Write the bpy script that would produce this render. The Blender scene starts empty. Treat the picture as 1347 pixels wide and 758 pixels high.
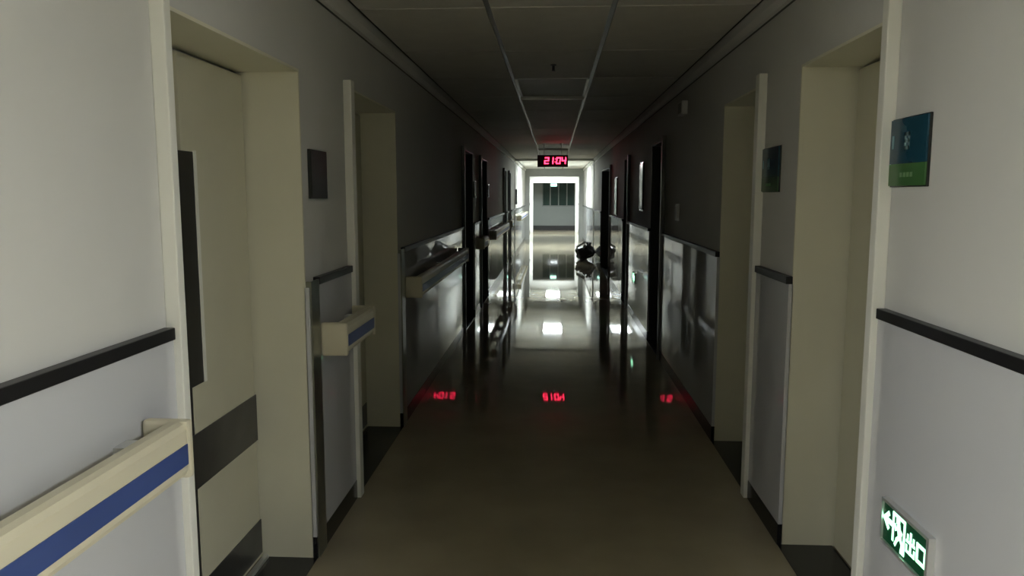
import bpy, bmesh, math, random
from mathutils import Vector, Matrix
random.seed(7)
C = bpy.context.scene.collection
SC = bpy.context.scene

# ------------------------------------------------------------------ camera
EYE = 1.62
FPX = 1000.0                       # focal length in pixels of the 1347 px wide frame
PITCH = math.atan((379.0 - 257.0) / FPX)
YAW = math.radians(3.153)
cd = bpy.data.cameras.new('camera'); cam = bpy.data.objects.new('camera', cd); C.objects.link(cam)
cd.sensor_fit = 'HORIZONTAL'; cd.sensor_width = 36.0; cd.lens = 36.0 * FPX / 1347.0
cd.clip_start = 0.05; cd.clip_end = 200
cam.location = (0, 0, EYE)
cam.rotation_euler = (math.pi / 2 - PITCH, 0, YAW)
SC.camera = cam

# ------------------------------------------------------------------ world, view
w = bpy.data.worlds.new('night'); SC.world = w; w.use_nodes = True
w.node_tree.nodes['Background'].inputs[0].default_value = (0.004, 0.005, 0.007, 1)
w.node_tree.nodes['Background'].inputs[1].default_value = 1.0
SC.view_settings.view_transform = 'Standard'; SC.view_settings.look = 'None'
SC.view_settings.gamma = 1.0; SC.view_settings.exposure = 0.0
SC.view_settings.use_curve_mapping = False

FAR_LAMP = 115.0        # radiance of the lit panels far down the corridor
LOBBY_FILL = 71.0        # radiance of the unseen hall panels, assumed source of the near light
CLOCK_GLOW = 6.0
EXIT_GLOW = 2.6

# ------------------------------------------------------------------ materials
def lin(c): return tuple(((v/255)/12.92 if v/255 <= 0.04045 else ((v/255+0.055)/1.055)**2.4) for v in c) + (1,)
def mat(name, col, rough=0.5, metal=0.0, spec=0.5, var=0.06, scale=3.0, bump=0.0, bscale=40.0, ior=1.5, coat=0.0, coat_r=0.03):
    m = bpy.data.materials.new(name); m.use_nodes = True
    nt = m.node_tree; b = nt.nodes['Principled BSDF']
    tc = nt.nodes.new('ShaderNodeTexCoord')
    nz = nt.nodes.new('ShaderNodeTexNoise'); nz.inputs['Scale'].default_value = scale; nz.inputs['Detail'].default_value = 4
    nt.links.new(tc.outputs['Object'], nz.inputs['Vector'])
    rp = nt.nodes.new('ShaderNodeValToRGB')
    rp.color_ramp.elements[0].position = 0.3; rp.color_ramp.elements[1].position = 0.7
    rp.color_ramp.elements[0].color = tuple(v * (1 - var) for v in col[:3]) + (1,)
    rp.color_ramp.elements[1].color = tuple(min(1, v * (1 + var)) for v in col[:3]) + (1,)
    nt.links.new(nz.outputs['Fac'], rp.inputs['Fac']); nt.links.new(rp.outputs['Color'], b.inputs['Base Color'])
    b.inputs['Roughness'].default_value = rough; b.inputs['Metallic'].default_value = metal
    b.inputs['Specular IOR Level'].default_value = spec; b.inputs['IOR'].default_value = ior
    b.inputs['Coat Weight'].default_value = coat; b.inputs['Coat Roughness'].default_value = coat_r
    if bump:
        n2 = nt.nodes.new('ShaderNodeTexNoise'); n2.inputs['Scale'].default_value = bscale
        nt.links.new(tc.outputs['Object'], n2.inputs['Vector'])
        bp = nt.nodes.new('ShaderNodeBump'); bp.inputs['Strength'].default_value = bump; bp.inputs['Distance'].default_value = 0.01
        nt.links.new(n2.outputs['Fac'], bp.inputs['Height']); nt.links.new(bp.outputs['Normal'], b.inputs['Normal'])
    return m
def glow(name, col, s):
    m = bpy.data.materials.new(name); m.use_nodes = True
    b = m.node_tree.nodes['Principled BSDF']
    b.inputs['Base Color'].default_value = tuple(v * 0.5 for v in col[:3]) + (1,)
    b.inputs['Emission Color'].default_value = col; b.inputs['Emission Strength'].default_value = s
    return m
M = {}
M['wall'] = mat('wall_paint', (0.60, 0.60, 0.565), 0.75, var=0.03, scale=1.5, spec=0.2)
M['panel'] = mat('wainscot_gloss', (0.56, 0.57, 0.58), 0.025, var=0.02, scale=1.2, spec=0.5)
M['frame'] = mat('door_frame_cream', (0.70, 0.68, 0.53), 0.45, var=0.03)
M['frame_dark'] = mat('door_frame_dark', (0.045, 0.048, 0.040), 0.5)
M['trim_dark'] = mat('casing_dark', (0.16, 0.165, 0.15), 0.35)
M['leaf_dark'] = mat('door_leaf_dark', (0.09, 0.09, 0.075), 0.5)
M['trim'] = mat('casing_white', (0.80, 0.80, 0.72), 0.4, var=0.02)
M['leaf'] = mat('door_leaf_cream', (0.58, 0.56, 0.42), 0.45, var=0.05, scale=2.0)
M['black'] = mat('black_plastic', (0.012, 0.012, 0.012), 0.35)
M['dado'] = mat('dado_black', (0.010, 0.010, 0.011), 0.4)
M['stone'] = mat('black_granite', (0.012, 0.012, 0.013), 0.22, var=0.5, scale=120)
M['kick'] = mat('dark_steel_plate', (0.10, 0.10, 0.10), 0.3, metal=0.8, var=0.2, scale=5)
M['steel'] = mat('brushed_steel', (0.30, 0.31, 0.26), 0.3, metal=0.9, var=0.1, scale=8)
M['alu'] = mat('aluminium', (0.75, 0.76, 0.74), 0.28, metal=0.7)
M['cream_pvc'] = mat('handrail_cream', (0.62, 0.58, 0.43), 0.4, var=0.03)
M['blue'] = mat('handrail_blue', (0.045, 0.075, 0.22), 0.4, var=0.08)
M['floor'] = mat('polished_floor', (0.37, 0.325, 0.225), 0.028, var=0.10, scale=2.5, spec=0.5)
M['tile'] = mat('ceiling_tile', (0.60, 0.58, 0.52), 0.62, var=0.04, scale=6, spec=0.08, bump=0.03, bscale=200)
M['tile_lit'] = mat('ceiling_tile_lit', (0.86, 0.86, 0.82), 0.7, var=0.02, spec=0.2)  # ceiling tile lightened to paint in the brightness of the lit stretch
M['hall'] = mat('hall_wall_paint', (0.78, 0.77, 0.72), 0.8, var=0.02)
M['hall_dark'] = mat('hall_back_wall', (0.13, 0.13, 0.125), 0.8)  # unseen wall kept dark so the near light falls off faster
M['plenum'] = mat('ceiling_slab', (0.10, 0.10, 0.09), 0.9)
M['tbar'] = mat('tbar_metal', (0.12, 0.115, 0.10), 0.42, metal=0.0)
M['grey'] = mat('grey_frame', (0.32, 0.33, 0.31), 0.5)
M['end'] = mat('end_wall_paint', (0.15, 0.162, 0.152), 0.7, var=0.03)
M['glass'] = mat('dark_glass', (0.016, 0.030, 0.025), 0.06, spec=0.6)
M['bag'] = mat('bag_plastic', (0.006, 0.006, 0.007), 0.32, bump=0.4, bscale=14)
M['paper'] = mat('pale_plastic', (0.55, 0.56, 0.54), 0.5)
M['white'] = mat('white_plastic', (0.62, 0.62, 0.58), 0.4)
M['sign_blue'] = mat('sign_blue', (0.010, 0.055, 0.085), 0.2, var=0.15)
M['sign_green'] = mat('sign_green', (0.055, 0.15, 0.045), 0.25, var=0.15)
M['sign_ink'] = mat('sign_print', (0.22, 0.36, 0.38), 0.5)
M['sign_ink2'] = mat('sign_print_faint', (0.11, 0.22, 0.09), 0.5)
M['sign_dark'] = mat('sign_dark', (0.022, 0.024, 0.02), 0.25)
M['sign_tan'] = mat('sign_tan', (0.16, 0.14, 0.10), 0.5)
M['board'] = mat('notice_sheet', (0.30, 0.30, 0.28), 0.25)
M['lamp_on'] = glow('lamp_lit', (0.89, 0.98, 1.0, 1), FAR_LAMP)
M['hall_fill'] = glow('hall_fill', (0.94, 0.97, 1.0, 1), LOBBY_FILL)
M['lamp_off'] = mat('lamp_diffuser_unlit', (0.55, 0.53, 0.47), 0.6)
M['led'] = glow('clock_led', (1.0, 0.03, 0.09, 1), CLOCK_GLOW)
M['face_red_glow'] = mat('clock_face', (0.09, 0.003, 0.008), 0.3)  # red base colour paints the digits' glow onto the face
M['exit_w'] = glow('exit_lit', (0.42, 1.0, 0.62, 1), EXIT_GLOW)
M['exit_g'] = glow('exit_green', (0.0, 0.10, 0.035, 1), 0.12)

# ------------------------------------------------------------------ helpers
def bx(bm, x0, x1, y0, y1, z0, z1, bev=0.0):
    x0, x1 = min(x0, x1), max(x0, x1); y0, y1 = min(y0, y1), max(y0, y1); z0, z1 = min(z0, z1), max(z0, z1)
    r = bmesh.ops.create_cube(bm, size=1.0)
    for v in r['verts']:
        v.co = Vector((x0 + (v.co.x + .5) * (x1 - x0), y0 + (v.co.y + .5) * (y1 - y0), z0 + (v.co.z + .5) * (z1 - z0)))
    if bev:
        es = list({e for v in r['verts'] for e in v.link_edges})
        bmesh.ops.bevel(bm, geom=es, offset=bev, segments=2, profile=0.6, affect='EDGES')
def cyl(bm, p, q, r1, r2=None, seg=20):
    p, q = Vector(p), Vector(q); d = q - p
    rr = bmesh.ops.create_cone(bm, cap_ends=True, segments=seg, radius1=r1, radius2=r1 if r2 is None else r2, depth=d.length)
    mt = Matrix.Translation((p + q) / 2) @ d.to_track_quat('Z', 'Y').to_matrix().to_4x4()
    bmesh.ops.transform(bm, matrix=mt, verts=rr['verts'])
def prism_y(bm, pts, y0, y1):      # closed outline in (x, z) extruded along Y
    a = [bm.verts.new((x, y0, z)) for x, z in pts]; b = [bm.verts.new((x, y1, z)) for x, z in pts]
    n = len(pts); bm.faces.new(a); bm.faces.new(b[::-1])
    for i in range(n): bm.faces.new((a[i], b[i], b[(i+1) % n], a[(i+1) % n]))
    bmesh.ops.recalc_face_normals(bm, faces=bm.faces)
def obj(name, bm, m, parent=None, smooth=False):
    me = bpy.data.meshes.new(name)
    bmesh.ops.recalc_face_normals(bm, faces=bm.faces)
    bm.to_mesh(me); bm.free()
    for mm in (m if isinstance(m, list) else [m]): me.materials.append(mm)
    if smooth:
        for p in me.polygons: p.use_smooth = True
    o = bpy.data.objects.new(name, me); C.objects.link(o)
    if parent is not None: attach(o, parent)
    return o
def attach(o, parent):
    o.parent = parent
    o.matrix_parent_inverse = world_of(parent).inverted()
def world_of(o):
    m = Matrix.LocRotScale(o.location, o.rotation_euler, o.scale)
    if o.parent is not None: m = world_of(o.parent) @ o.matrix_parent_inverse @ m
    return m
def box(name, dims, m, parent=None, bev=0.0):
    bm = bmesh.new(); bx(bm, *dims, bev=bev); return obj(name, bm, m, parent)
def thing(name, label, cat, loc, group=None):
    o = bpy.data.objects.new(name, None); o.empty_display_size = 0.1; C.objects.link(o); o.location = loc
    o['label'] = label; o['category'] = cat
    if group: o['group'] = group
    return o
def struct(o, label, cat):
    o['kind'] = 'structure'; o['label'] = label; o['category'] = cat; return o

# ------------------------------------------------------------------ dimensions
W0, PX = 1.07, 1.05                 # upper wall face, face of the glossy wainscot
DP = 1.30                           # plane of the door leaves
CZ = 2.58                           # underside of ceiling tiles
DADO = 1.225
Y0, YE = 0.88, 35.8                 # corridor mouth, end wall
HX, HY = 2.9, -3.6                  # the hall the camera stands in
# openings: (y0, y1, height, casing top, style)
LEFT = [(2.055, 3.19, 2.13, 2.30, 'double'), (3.95, 5.14, 2.165, 2.20, 'plain'), (8.85, 10.0, 2.15, 2.19, 'plain'),
        (10.9, 12.15, 2.15, 2.19, 'plain'), (16.0, 17.0, 2.15, 2.19, 'plain'), (17.8, 18.8, 2.15, 2.19, 'plain')]
RIGHT = [(2.54, 3.44, 2.17, 2.30, 'plain'), (4.06, 4.95, 2.175, 2.23, 'plain'), (7.5, 8.5, 2.15, 2.19, 'plain'),
         (10.95, 11.8, 2.15, 2.19, 'plain'), (14.45, 17.35, 2.15, 2.19, 'wide')]

# ------------------------------------------------------------------ floor
fl = struct(box('floor', (-HX - .2, HX + .2, HY - .2, YE + .3, -0.1, 0.0), M['floor']), 'polished olive-beige hospital corridor floor with mirror-like shine', 'floor')
n = 0
for s, ops in ((-1, LEFT), (1, RIGHT)):
    for (a, b, h, ct, st) in ops:
        n += 1
        o = box('threshold_slab', (s * (PX + .0), s * DP, a, b, -0.02, 0.003), M['stone'], fl)

# ------------------------------------------------------------------ walls
def wall(side, s, ops):
    bm = bmesh.new()
    x0, x1 = s * W0, s * (DP + .10)
    y = Y0
    for (a, b, h, ct, st) in ops:
        bx(bm, x0, x1, y, a - .012, 0, CZ + .25)
        bx(bm, x0, x1, a - .012, b + .012, h + .012, CZ + .25)
        # back of the recess so that nothing shows through the door gaps
        bx(bm, s * (DP + .06), x1, a - .012, b + .012, 0, h + .012)
        y = b + .012
    bx(bm, x0, x1, y, YE, 0, CZ + .25)
    wl = struct(obj('wall_' + side, bm, M['wall']), 'cream corridor wall on the %s with recessed doors and glossy lower half' % side, 'wall')
    y = Y0
    bb = bmesh.new()
    segs = []
    for (a, b, h, ct, st) in ops + [(YE - .0, YE, 0, 0, '')]:
        end = a - (.07 if a in (3.95, 4.06) else .046 if a == 2.54 else .037 if b != YE else 0)
        segs.append((y, end)); y = b
    for i, (p, q) in enumerate(segs):
        q2 = q
        box('wainscot_panel', (s * W0, s * PX, p, q2, 0.10, DADO), M['panel'], wl)
        box('dado_strip', (s * W0, s * (PX - .012), p + (.12 if (s < 0 and i > 0) else .0), q2 - .01, DADO, DADO + .034), M['dado'], wl, bev=.003)
        bx(bb, s * W0, s * (PX - .002), p, q2, 0.0, 0.10)
    bo = obj('baseboard_' + side, bb, M['stone']); struct(bo, 'black tile skirting along the foot of the %s wall' % side, 'baseboard')
    return wl, segs
wall_l, segL = wall('left', -1, LEFT)
wall_r, segR = wall('right', 1, RIGHT)

# hall around the camera
bm = bmesh.new()
bx(bm, -HX, HX, HY - .2, HY, 0, 2.83)
struct(obj('wall_back', bm, M['hall_dark']), 'grey wall closing the open hall behind the viewer, darkened to speed the light falloff', 'wall')
for s in (-1, 1):
    bm = bmesh.new()
    bx(bm, s * HX, s * (HX + .2), HY, Y0, 0, 2.83)
    bx(bm, s * 1.40, s * (HX + .2), Y0, Y0 + .2, 0, 2.83)
    struct(obj('wall_hall_' + ('left' if s < 0 else 'right'), bm, M['hall']), 'cream side wall of the hall at the %s of the corridor mouth' % ('left' if s < 0 else 'right'), 'wall')

# end wall with window
bm = bmesh.new()
wx0, wx1, wz0, wz1 = -.57, .98, 1.10, 2.30
bx(bm, -1.4, wx0, YE, YE + .2, 0, 2.83); bx(bm, wx1, 1.4, YE, YE + .2, 0, 2.83)
bx(bm, wx0, wx1, YE, YE + .2, 0, wz0); bx(bm, wx0, wx1, YE, YE + .2, wz1, 2.83)
struct(obj('wall_end', bm, M['end']), 'grey wall closing the far end of the corridor', 'wall')
struct(box('baseboard_end', (-PX, PX, YE - .015, YE, 0, .21), M['black']), 'tall black skirting under the far window', 'baseboard')
win = bpy.data.objects.new('window_1', None); C.objects.link(win); win.location = (.2, YE + .05, wz0)
struct(win, 'dark four-pane window in the far end wall', 'window')
bm = bmesh.new()
bx(bm, wx0, wx1, YE + .02, YE + .07, wz0, wz0 + .05); bx(bm, wx0, wx1, YE + .02, YE + .07, wz1 - .05, wz1)
wd = (wx1 - wx0) / 4
for i in range(5):
    c = min(max(wx0 + wd * i, wx0 + .025), wx1 - .025); bx(bm, c - .025, c + .025, YE + .02, YE + .07, wz0 + .05, wz1 - .05)
obj('window_frame', bm, mat('window_frame_dark', (0.10, 0.11, 0.10), 0.5), win)
for i in range(4):
    box('pane', (wx0 + wd * i + .02, wx0 + wd * (i + 1) - .02, YE + .04, YE + .05, wz0 + .045, wz1 - .045), M['glass'], win)

# ------------------------------------------------------------------ ceiling
bm = bmesh.new(); bx(bm, -HX - .2, HX + .2, HY - .2, YE + .3, 2.83, 2.93)
bx(bm, -1.4, 1.4, Y0 + .0, YE, CZ + .06, CZ + .08)
ceil = struct(obj('ceiling', bm, M['plenum']), 'suspended ceiling of long cream tiles over the corridor', 'ceiling')
cols = [(-1.02, -.365), (-.335, .285), (.315, 1.02)]
YJ = [4.05 + 1.2 * k for k in range(-3, 27)]
lampY = {6.45: 0, 14.85: 0, 23.25: 1, 31.65: 1}
def key(y): return round(y, 2)
meshes = {}
def tile_mesh(w_, d_, far):
    k = (round(w_, 3), round(d_, 3), far)
    if k not in meshes:
        b = bmesh.new(); bx(b, -w_ / 2, w_ / 2, -d_ / 2, d_ / 2, 0, .012, bev=.002)
        me = bpy.data.meshes.new('ceiling_tile'); b.to_mesh(me); b.free(); me.materials.append(M['tile_lit' if far else 'tile']); meshes[k] = me
    return meshes[k]
tb = bmesh.new()
for x in (-.35, .30): bx(tb, x - .02, x + .02, Y0, YE, CZ + .013, CZ + .02)
for x in (-1.03, 1.03): bx(tb, x - .012, x + .012, Y0, YE, CZ + .013, CZ + .02)
for j, y in enumerate(YJ):
    ya, yb = max(y + .010, Y0 + .005), min(y + 1.19, YE - .005)
    if yb - ya < .1 or ya > YE: continue
    bx(tb, -1.03, 1.03, y - .014, y + .014, CZ + .0131, CZ + .0199)
    for ci, (xa, xb) in enumerate(cols):
        if ci == 1 and key(y) in lampY: continue
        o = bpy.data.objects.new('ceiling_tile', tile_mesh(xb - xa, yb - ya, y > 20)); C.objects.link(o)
        o.location = ((xa + xb) / 2, (ya + yb) / 2, CZ); attach_ok = o; o.parent = ceil
obj('grid_bar', tb, M['tbar'], ceil)
for s in (-1, 1):
    bm = bmesh.new()
    prism_y(bm, [(s * W0, 2.492), (s * 1.050, 2.497), (s * 1.034, 2.53), (s * 1.030, CZ - .004), (s * W0, CZ - .004)], Y0, YE)
    t = obj('trim_%d' % (1 if s < 0 else 2), bm, M['wall']); struct(t, 'cream cornice where the %s wall meets the ceiling' % ('left' if s < 0 else 'right'), 'trim')
gp = bmesh.new()
for s in (-1, 1): bx(gp, s * W0, s * (W0 - .004), Y0, YE, 2.483, 2.4915); bx(gp, s * 1.0295, s * 1.0205, Y0, YE, CZ + .0005, CZ + .0125)
obj('gap_shade', gp, M['stone'], ceil)  # solid black strips painting the shade lines along the cornice
# hall ceiling, with unseen panels added to light the near corridor
bm = bmesh.new(); bx(bm, -HX, HX, HY, Y0, 2.622, 2.63); obj('hall_ceiling_panel', bm, M['tile'], ceil)
def ceiling_lamp(x, y, lit, lab, z=CZ, dx=.31, dy=1.18, grp=None, diff=None):
    t = thing('ceiling_light', lab, 'light', (x, y + dy / 2 + .01, z), grp)
    a, b = y + .012, y + dy + .008
    bm = bmesh.new()
    bx(bm, x - dx, x - dx + .022, a, b, z - .006, z + .03); bx(bm, x + dx - .022, x + dx, a, b, z - .006, z + .03)
    bx(bm, x - dx, x + dx, a, a + .022, z - .002, z + .03); bx(bm, x - dx, x + dx, b - .035, b, z - .028, z + .03)
    obj('lamp_frame', bm, M['trim'], t)
    box('diffuser', (x - dx + .022, x + dx - .022, a + .022, b - .022, z + .002, z + .012), diff or (M['lamp_on'] if lit else M['lamp_off']), t)
    return t
ceiling_lamp(-.025, 6.45, 0, 'unlit flat ceiling light panel nearest the viewer, well before the red clock')
ceiling_lamp(-.025, 14.85, 0, 'unlit flat ceiling light panel right behind the hanging red clock')
ceiling_lamp(-.025, 23.25, 1, 'glowing white ceiling light panel, nearer of the two lit ones beyond the red clock')
ceiling_lamp(-.025, 31.65, 1, 'glowing white ceiling light panel, farther of the two lit ones by the end wall')
for k, (x, y, nm) in enumerate([(-2.3, -1.0, 'left'), (2.3, -1.0, 'right')]):
    ceiling_lamp(x, y, 1, 'unseen ceiling panel added in the hall to light the near corridor, %s one' % nm, z=2.60, diff=M['hall_fill'])

# ------------------------------------------------------------------ portals far down the corridor
def portal(n_, y0, y1, xi, zi, m, lab, xo=W0, proud=True):
    bm = bmesh.new()
    bx(bm, -xo, -xi, y0, y1, 0, CZ); bx(bm, xi, xo, y0, y1, 0, CZ); bx(bm, -xi, xi, y0, y1, zi, CZ)
    return struct(obj('trim_%d' % n_, bm, m), lab, 'trim')
portal(3, 20.3, 20.42, 1.035, 2.525, M['wall'], 'shallow cream beam and pilasters where the dark stretch meets the lit stretch', xo=PX)
portal(4, 28.0, 28.15, .90, 2.30, M['grey'], 'grey door frame across the lit stretch of corridor')
portal(5, 33.7, 33.95, .93, 2.16, M['wall'], 'white door frame just before the end wall')

# ------------------------------------------------------------------ doors
def door(n_, s, a, b, h, ct, st, lab):
    d = bpy.data.objects.new('door_%d' % n_, None); C.objects.link(d); d.location = (s * DP, (a + b) / 2, 0)
    struct(d, lab, 'door')
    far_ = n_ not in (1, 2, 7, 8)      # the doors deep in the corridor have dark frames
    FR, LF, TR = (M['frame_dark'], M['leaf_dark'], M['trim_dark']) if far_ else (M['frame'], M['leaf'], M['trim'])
    # lining
    bm = bmesh.new()
    xi, xo = s * (W0 - .003), s * (DP + .03)
    bx(bm, xi, xo, b, b + .0115, .0, h); bx(bm, xi, xo, a - .0115, a, 0, h)
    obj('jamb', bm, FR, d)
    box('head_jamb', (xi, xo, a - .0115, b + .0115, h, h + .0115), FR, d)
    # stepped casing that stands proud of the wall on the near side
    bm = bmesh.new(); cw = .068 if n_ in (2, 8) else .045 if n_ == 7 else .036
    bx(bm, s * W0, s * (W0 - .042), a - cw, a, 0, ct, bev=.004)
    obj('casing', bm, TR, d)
    # leaf
    if st == 'double':
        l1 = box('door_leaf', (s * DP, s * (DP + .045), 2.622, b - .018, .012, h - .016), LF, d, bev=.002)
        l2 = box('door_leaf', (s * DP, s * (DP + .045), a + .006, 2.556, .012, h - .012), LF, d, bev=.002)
        box('meeting_strip', (s * (DP + .004), s * (DP + .04), 2.557, 2.621, .012, 1.77), M['black'], l1)  # black strip filling the gap between the two leaves
        box('door_seal', (s * (DP + .012), s * (DP + .04), b - .018, b - .0005, .012, h - .012), M['black'], d)  # black strip paints the dark of the gap beside the jamb
        vw = box('vision_window', (s * (DP - .002), s * (DP + .002), 2.50, 2.703, .93, 1.775), M['black'], l1)
        box('window_frame', (s * (DP - .006), s * (DP + .001), 2.703, 2.722, .93, 1.78), M['trim'], l1)
        box('kick_band', (s * (DP - .004), s * (DP + .0), 2.565, b - .012, .55, .755), M['kick'], l1)
        box('kick_plate', (s * (DP - .004), s * (DP + .0), 2.565, b - .012, .03, .185), M['kick'], l1)
        box('metal_sill', (s * (DP - .03), s * (DP - .008), a + .01, b - .01, .0035, .018), M['alu'], d)
    elif st == 'wide':
        c = (a + b) / 2
        for (p, q) in ((a + .008, c - .003), (c + .003, b - .008)):
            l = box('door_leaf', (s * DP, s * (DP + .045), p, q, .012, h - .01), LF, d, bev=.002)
            box('kick_plate', (s * (DP - .004), s * DP, p + .02, q - .02, .03, .20), M['kick'], l)
            yy = c - .12 if q < c else c + .12
            handle(s, yy, -1 if q < c else 1, l)
    else:
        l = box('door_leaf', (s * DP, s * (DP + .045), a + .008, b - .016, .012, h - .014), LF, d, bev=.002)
        box('door_seal', (s * (DP + .012), s * (DP + .04), b - .016, b - .0005, .012, h - .012), M['black'], d)  # same painted dark in the gap between leaf and jamb
        box('vision_window', (s * (DP - .002), s * (DP + .001), a + .16, a + .30, 1.15, 1.75), M['glass'], l)
        if n_ not in (7, 8): box('kick_plate', (s * (DP - .003), s * DP, a + .03, b - .03, .03, .185), M['kick'], l)
        handle(s, a + .085 if n_ in (2, 7) else b - .085, 1 if n_ in (2, 7) else -1, l)
    return d
def handle(s, y, dirn, parent):
    bm = bmesh.new()
    bx(bm, s * (DP - .008), s * (DP - .0005), y - .022, y + .022, .95, 1.12, bev=.003)
    cyl(bm, (s * (DP - .004), y, 1.05), (s * (DP - .06), y, 1.05), .011)
    cyl(bm, (s * (DP - .055), y + .004, 1.05), (s * (DP - .055), y + dirn * .11, 1.05), .010, .008)
    cyl(bm, (s * (DP - .004), y, .985), (s * (DP - .012), y, .985), .012)
    obj('lever_handle', bm, M['kick'], parent)
LL = ['nearest cream door on the left with narrow dark window and black kick bands', 'second recessed cream door on the left past the first wall sign',
      'third recessed door on the left, dark-framed, in the dark stretch', 'fourth recessed door on the left, dark-framed, in the dark stretch', 'fifth recessed door on the left',
      'sixth recessed door on the left, nearest the lit stretch']
RL = ['nearest plain cream door on the right beside the blue sign', 'second recessed cream door on the right with lever handle',
      'third recessed door on the right in the dark stretch', 'fourth recessed door on the right just past the low green exit light', 'wide recessed double door on the right, farthest dark one']
for i, (op, lb) in enumerate(zip(LEFT, LL)): door(i + 1, -1, *op, lb)
for i, (op, lb) in enumerate(zip(RIGHT, RL)): door(i + 7, 1, *op, lb)

# ------------------------------------------------------------------ corner guards
def guard(s, y, lab, zt=1.25):
    bm = bmesh.new()
    bx(bm, s * PX, s * (PX - .008), y, y + .105, .0, zt); bx(bm, s * (PX - .008), s * (PX + .03), y - .006, y, .0, zt)
    o = obj('corner_guard', bm, M['steel']); o['label'] = lab; o['category'] = 'corner guard'; o['group'] = 'steel corner guards on the left wall'
    return o
guard(-1, 3.205, 'tall dark steel corner guard by the nearest left door')
guard(-1, 5.155, 'dark steel corner guard past the second left door')
guard(-1, 10.02, 'dark steel corner guard past the third left door, deep in the dark')

# ------------------------------------------------------------------ handrails
def handrail(s, ya, yb, lab):
    t = thing('handrail', lab, 'handrail', (s * PX, (ya + yb) / 2, .90), 'cream wall handrails with a blue stripe')
    F, B = .928, .982
    prof = [(s * B, .912), (s * B, 1.040), (s * (B - .012), 1.050), (s * (F + .020), 1.050), (s * (F + .006), 1.044), (s * F, 1.030),
            (s * F, .925), (s * (F + .006), .912), (s * (F + .02), .904), (s * (B - .012), .904)]
    bm = bmesh.new(); prism_y(bm, prof, ya + .030, yb - .030)
    body = obj('rail_body', bm, M['cream_pvc'], t)
    box('blue_stripe', (s * (F - .0025), s * (F + .003), ya + .030, yb - .030, .940, .993), M['blue'], body)['label'] = 'blue stripe along the rail'
    for (p, q) in ((ya, ya + .030), (yb - .030, yb)):
        bm = bmesh.new(); bx(bm, s * (F - .004), s * 1.044, p, q, .900, 1.052, bev=.010)
        obj('end_cap', bm, M['cream_pvc'], t)
    k = max(2, int((yb - ya) / 1.0) + 1)
    for i in range(k):
        y = ya + .12 + (yb - ya - .24) * i / (k - 1)
        bm = bmesh.new(); bx(bm, s * (B - .002), s * (PX - .001), y - .03, y + .03, .93, 1.02); cyl(bm, (s * (PX - .006), y, .975), (s * (PX - .0005), y, .975), .045)
        obj('bracket', bm, M['alu'], t)
handrail(-1, .92, 1.852, 'cream handrail with blue stripe nearest the viewer, at the left edge')
handrail(-1, 3.315, 3.87, 'short cream handrail between the first and second left doors')
handrail(-1, 5.27, 8.25, 'long handrail between the second and third left doors')
handrail(-1, 10.14, 10.82, 'short handrail between the third and fourth left doors, in the dark')
handrail(-1, 12.28, 15.9, 'long handrail past the fourth left door, in the dark')
handrail(-1, 17.08, 17.72, 'short handrail between the fifth and sixth left doors')
handrail(-1, 21.6, 27.3, 'brightly lit handrail on the left, beyond the red clock')

# ------------------------------------------------------------------ wall signs
SEG = {'0': 'abcdef', '1': 'bc', '2': 'abged', '3': 'abgcd', '4': 'fgbc', '5': 'afgcd', '6': 'afgedc', '7': 'abc', '8': 'abcdefg', '9': 'abfgcd'}
def seg_digit(bm, ch, u0, v0, wd_, ht, th, put):
    S = {'a': (0, wd_, ht - th, ht), 'g': (0, wd_, ht/2 - th/2, ht/2 + th/2), 'd': (0, wd_, 0, th), 'f': (0, th, ht/2, ht), 'e': (0, th, 0, ht/2),
         'b': (wd_ - th, wd_, ht/2, ht), 'c': (wd_ - th, wd_, 0, ht/2)}
    for c in SEG[ch]:
        a, b, c_, d_ = S[c]; put(bm, u0 + a, u0 + b, v0 + c_, v0 + d_)
def blue_sign(ya, yb, z0, z1, lab, grp='blue and green room signs', text=True):
    x = W0
    t = thing('room_sign', lab, 'sign', (x, (ya + yb) / 2, z0), grp)
    zs = z0 + (z1 - z0) * .34
    box('back_plate', (x, x - .008, ya, yb, z0, z1), M['sign_dark'], t, bev=.002)
    box('blue_panel', (x - .008, x - .013, ya + .004, yb - .004, zs, z1 - .004), M['sign_blue'], t)['label'] = 'deep blue upper panel with two pale characters'
    box('green_panel', (x - .008, x - .013, ya + .004, yb - .004, z0 + .004, zs - .001), M['sign_green'], t)['label'] = 'green lower panel'
    if text:
        def put(bm, u0, u1, v0, v1): bx(bm, x - .013, x - .0145, yb - u0, yb - u1, v0, v1)
        for ch, u, v, w_, h_ in (('1', .010, .118, .026, .040), ('8', .108, .112, .034, .052)):
            bm = bmesh.new(); seg_digit(bm, ch, u, z0 + v, w_, h_, .011, put)
            obj('character', bm, M['sign_ink'], t)
        bm = bmesh.new()
        for k in range(4): bx(bm, x - .013, x - .0142, yb - .09 - k * .022, yb - .106 - k * .022, z0 + .030, z0 + .044)
        obj('small_print', bm, M['sign_ink2'], t)
blue_sign(2.255, 2.505, 1.645, 1.855, 'blue sign with pale characters and green lower band by the nearest right door')
blue_sign(3.70, 3.99, 1.635, 1.855, 'dim dark sign with greenish lower band between the two near right doors')
def dark_sign(s, ya, yb, z0, z1, lab, proud=.012, m=None):
    t = thing('room_sign', lab, 'sign', (s * W0, (ya + yb) / 2, z0), 'dark signs on the left wall')
    box('back_plate', (s * W0, s * (W0 - proud), ya, yb, z0, z1), M['sign_dark'], t, bev=.002)
    box('face_panel', (s * (W0 - proud), s * (W0 - proud - .003), ya + .01, yb - .01, z0 + .01, z1 - .01), m or M['sign_dark'], t)
    return t
dark_sign(-1, 3.285, 3.53, 1.605, 1.82, 'small black square sign on the left wall between the two near doors')
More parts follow.
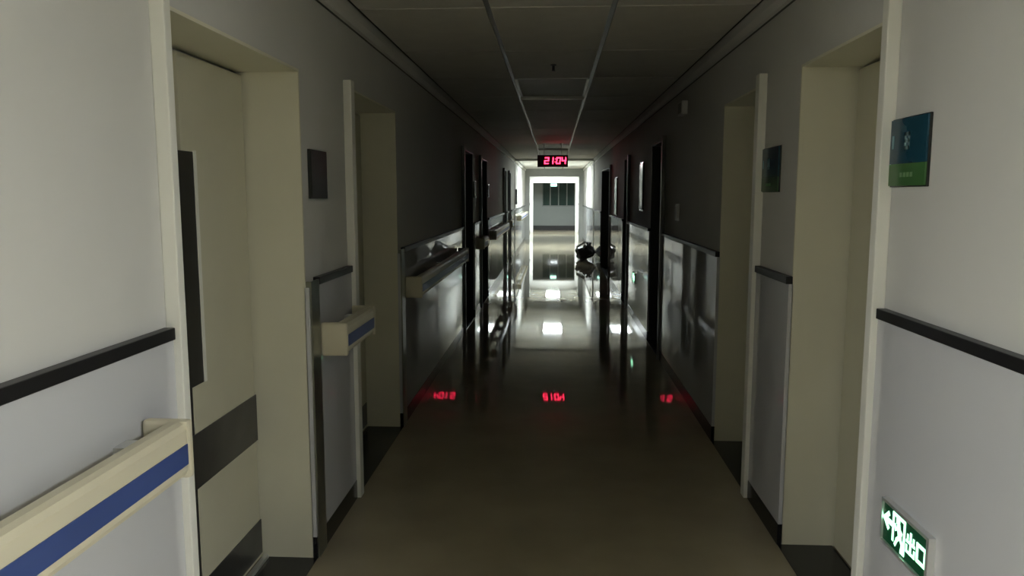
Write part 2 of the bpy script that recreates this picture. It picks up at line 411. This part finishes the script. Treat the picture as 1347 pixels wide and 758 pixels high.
dark_sign(-1, 10.1, 10.36, 1.59, 1.81, 'faint tan-edged sign past the third left door, nearer of two in the dark', m=M['sign_tan'])
dark_sign(-1, 12.25, 12.5, 1.59, 1.79, 'faint tan-edged sign past the fourth left door, farther of two in the dark', m=M['sign_tan'])
dark_sign(-1, 20.6, 20.95, 1.38, 1.78, 'black sign silhouetted against the lit left wall beyond the clock', proud=.06)
def board(ya, yb, z0, z1, lab):
    t = thing('notice_board', lab, 'board', (W0, (ya + yb) / 2, z0), 'tall notice boards on the right wall')
    box('board_frame', (W0, W0 - .012, ya, yb, z0, z1), M['sign_dark'], t)
    box('notice_sheet', (W0 - .012, W0 - .020, ya + .02, yb - .02, z0 + .02, z1 - .02), M['board'], t)
board(9.22, 9.56, 1.43, 2.02, 'tall pale notice board glinting on the right wall past the third right door')
board(13.0, 13.45, 1.28, 1.93, 'dim notice board on the right wall past the fourth right door')
t = thing('access_switch', 'small pale switch box above the dado strip on the right wall past the second door', 'switch', (W0, 6.67, 1.4))
box('switch_plate', (W0, W0 - .010, 6.60, 6.74, 1.405, 1.545), M['white'], t, bev=.003); box('rocker', (W0 - .010, W0 - .016, 6.63, 6.71, 1.43, 1.52), M['white'], t, bev=.002)
t = thing('wall_speaker', 'small pale box high on the right wall near the ceiling', 'speaker', (W0, 6.4, 2.27))
box('speaker_case', (W0, W0 - .05, 6.32, 6.50, 2.27, 2.38), M['white'], t, bev=.006); box('speaker_grille', (W0 - .05, W0 - .053, 6.345, 6.475, 2.285, 2.365), M['grey'], t)
t = thing('sprinkler', 'tiny dark sprinkler head on the ceiling before the first light panel', 'sprinkler', (-.012, 5.79, CZ))
bm = bmesh.new(); cyl(bm, (-.012, 5.79, CZ), (-.012, 5.79, CZ - .008), .022); obj('rosette', bm, M['kick'], t)
bm = bmesh.new(); cyl(bm, (-.012, 5.79, CZ - .008), (-.012, 5.79, CZ - .045), .010); cyl(bm, (-.012, 5.79, CZ - .045), (-.012, 5.79, CZ - .049), .014); obj('nozzle', bm, M['kick'], t)

# ------------------------------------------------------------------ exit lights
def seg_line(bm, p, q, th, put):
    put(bm, p, q, th)
def exit_light(ya, yb, z0, z1, lab):
    x = PX
    L, H = yb - ya, z1 - z0
    t = thing('exit_light', lab, 'exit light', (x, (ya + yb) / 2, z0), 'low green emergency exit lights on the right wall')
    bm = bmesh.new()
    bx(bm, x, x - .010, ya - .012, yb + .012, z0 - .006, z1 + .012)
    obj('back_box', bm, M['sign_dark'], t)
    bm = bmesh.new()
    bx(bm, x - .0005, x - .020, ya - .014, ya, z0 - .008, z1 + .014); bx(bm, x - .0005, x - .020, yb, yb + .006, z0 - .008, z1 + .014)
    bx(bm, x - .0005, x - .020, ya, yb, z1 + .004, z1 + .014); bx(bm, x - .0005, x - .020, ya, yb, z0 - .008, z0)
    obj('metal_surround', bm, M['alu'], t)
    box('green_face', (x - .010, x - .013, ya, yb, z0, z1), M['exit_g'], t)
    def stroke(bm, u0, v0, u1, v1, th=.009):      # u: 0..1 from the reader's left (= far end), v: 0..1 up
        p = Vector((0, yb - u0 * L, z0 + v0 * H)); q = Vector((0, yb - u1 * L, z0 + v1 * H)); d = q - p
        nrm = Vector((0, -d.z, d.y)).normalized() * th / 2; e = d.normalized() * th / 2
        nrm *= 1.2; c = [p - e + nrm, q + e + nrm, q + e - nrm, p - e - nrm]
        f = [bm.verts.new((x - .0131, k.y, k.z)) for k in c]; g = [bm.verts.new((x - .0145, k.y, k.z)) for k in c]
        bm.faces.new(f); bm.faces.new(g[::-1])
        for i in range(4): bm.faces.new((f[i], g[i], g[(i+1) % 4], f[(i+1) % 4]))
    bm = bmesh.new()   # arrow pointing to the reader's left
    stroke(bm, .03, .60, .12, .78, .012); stroke(bm, .03, .60, .12, .42, .012); stroke(bm, .05, .60, .18, .60, .014)
    obj('arrow', bm, M['exit_w'], t)
    bm = bmesh.new()   # doorway outline
    stroke(bm, .24, .22, .24, .92); stroke(bm, .24, .92, .50, .92); stroke(bm, .50, .92, .50, .10); stroke(bm, .44, .10, .50, .10)
    obj('doorway_symbol', bm, M['exit_w'], t)
    bm = bmesh.new()   # running figure
    stroke(bm, .34, .80, .36, .80, .016); stroke(bm, .37, .66, .40, .46, .017); stroke(bm, .37, .66, .30, .56); stroke(bm, .30, .56, .28, .66, .007)
    stroke(bm, .37, .64, .44, .56, .008); stroke(bm, .40, .44, .34, .32, .011); stroke(bm, .34, .32, .30, .16, .009); stroke(bm, .40, .44, .46, .30, .010); stroke(bm, .46, .30, .45, .18, .009)
    obj('running_figure', bm, M['exit_w'], t)
    bm = bmesh.new()   # the two characters of the word for exit
    u = .56
    stroke(bm, u + .085, .78, u + .085, .28, .008); stroke(bm, u, .54, u + .17, .54, .007); stroke(bm, u + .02, .70, u + .02, .54, .007); stroke(bm, u + .15, .70, u + .15, .54, .007)
    stroke(bm, u, .28, u + .17, .28, .007); stroke(bm, u, .42, u, .28, .007); stroke(bm, u + .17, .42, u + .17, .28, .007)
    obj('character', bm, M['exit_w'], t)
    bm = bmesh.new(); u = .79
    stroke(bm, u, .70, u + .16, .70, .009); stroke(bm, u, .30, u + .16, .30, .009); stroke(bm, u, .70, u, .30, .009); stroke(bm, u + .16, .70, u + .16, .30, .009)
    obj('character', bm, M['exit_w'], t)
exit_light(2.055, 2.335, .553, .672, 'low green exit light with running figure, near the bottom right corner')
exit_light(9.72, 10.00, .50, .62, 'far low green exit light, a small glow on the dark right wall')
t = thing('exit_sign', 'tiny hanging green-white exit sign glowing before the far window', 'exit sign', (0, 34.5, 2.1))
box('sign_box', (-.17, .13, 34.47, 34.53, 2.01, 2.15), M['grey'], t); box('lit_face', (-.155, .115, 34.465, 34.47, 2.025, 2.135), glow('exit_far', (.50, 1.0, .80, 1), 4.0), t)
bm = bmesh.new(); cyl(bm, (-.10, 34.5, 2.15), (-.10, 34.5, CZ), .006, seg=8); cyl(bm, (.06, 34.5, 2.15), (.06, 34.5, CZ), .006, seg=8); obj('hanging_rod', bm, M['alu'], t)

# ------------------------------------------------------------------ red LED clock
t = thing('digital_clock', 'hanging black digital clock with glowing red digits', 'clock', (-.03, 14.45, 2.14))
cx0, cx1, cz0, cz1, cy = -.317, .252, 2.145, 2.365, 14.40
box('clock_case', (cx0, cx1, cy + .004, cy + .07, cz0, cz1), M['black'], t, bev=.006)
box('clock_face', (cx0 + .015, cx1 - .015, cy, cy + .004, cz0 + .015, cz1 - .015), M['face_red_glow'], t)
def putc(bm, u0, u1, v0, v1):
    bx(bm, u0 + v0 * .12 - .26 + .0, u1 + v0 * .12 - .26, cy - .003, cy - .0002, v0, v1)
WD = cx1 - cx0
for ch, f, wdg in (('2', .215, .085), ('1', .385, .075), ('0', .60, .085), ('4', .775, .085)):
    bm = bmesh.new(); seg_digit(bm, ch, cx0 + f * WD, cz0 + .055, wdg, .125, .021, putc); obj('digit', bm, M['led'], t)
for v in (.085, .14):
    bm = bmesh.new(); putc(bm, cx0 + .555 * WD, cx0 + .555 * WD + .016, cz0 + v, cz0 + v + .016); obj('colon_dot', bm, M['led'], t)
for x in (-.20, .13):
    bm = bmesh.new(); cyl(bm, (x, cy + .035, cz1), (x, cy + .035, CZ), .007, seg=10); cyl(bm, (x, cy + .035, CZ - .012), (x, cy + .035, CZ), .03); obj('hanging_rod', bm, M['alu'], t)

# ------------------------------------------------------------------ bag on the floor
t = thing('rubbish_bag', 'bulging black bag on the floor against the right wall at the lit stretch', 'bag', (.79, 19.25, 0))
from mathutils import noise
bm = bmesh.new(); bmesh.ops.create_icosphere(bm, subdivisions=4, radius=1.0)
for v in bm.verts:
    p = v.co.copy(); k = 1 + .30 * noise.noise(p * 1.6 + Vector((3, 1, 0))) + .16 * noise.noise(p * 4)
    z = p.z * .185 * k + .185
    v.co = Vector((.79 + p.x * .25 * k * (1.05 - .25 * max(0, p.z)), 19.25 + p.y * .22 * k, max(.002, z + .03 * (p.x > .2))))
obj('bag_body', bm, M['bag'], t, smooth=True)
bm = bmesh.new()
for k in range(9):
    a = k * 2 * math.pi / 9; cyl(bm, (.88, 19.2, .33), (.88 + .07 * math.cos(a), 19.2 + .06 * math.sin(a), .43 + .03 * (k % 2)), .022, .010, 8)
obj('tied_neck', bm, M['bag'], t, smooth=True)
bm = bmesh.new(); bmesh.ops.create_grid(bm, x_segments=10, y_segments=10, size=1)
for v in bm.verts:
    x, y = v.co.x, v.co.y
    v.co = Vector((.67 + x * .11, 19.05 + y * .09, .395 + .06 * x - .03 * y + .022 * noise.noise(Vector((x * 2, y * 2, 3)))))
r = bmesh.ops.solidify(bm, geom=bm.faces[:], thickness=.006)
obj('crumpled_wrap', bm, M['paper'], t)['label'] = 'pale crumpled plastic on top of the bag'
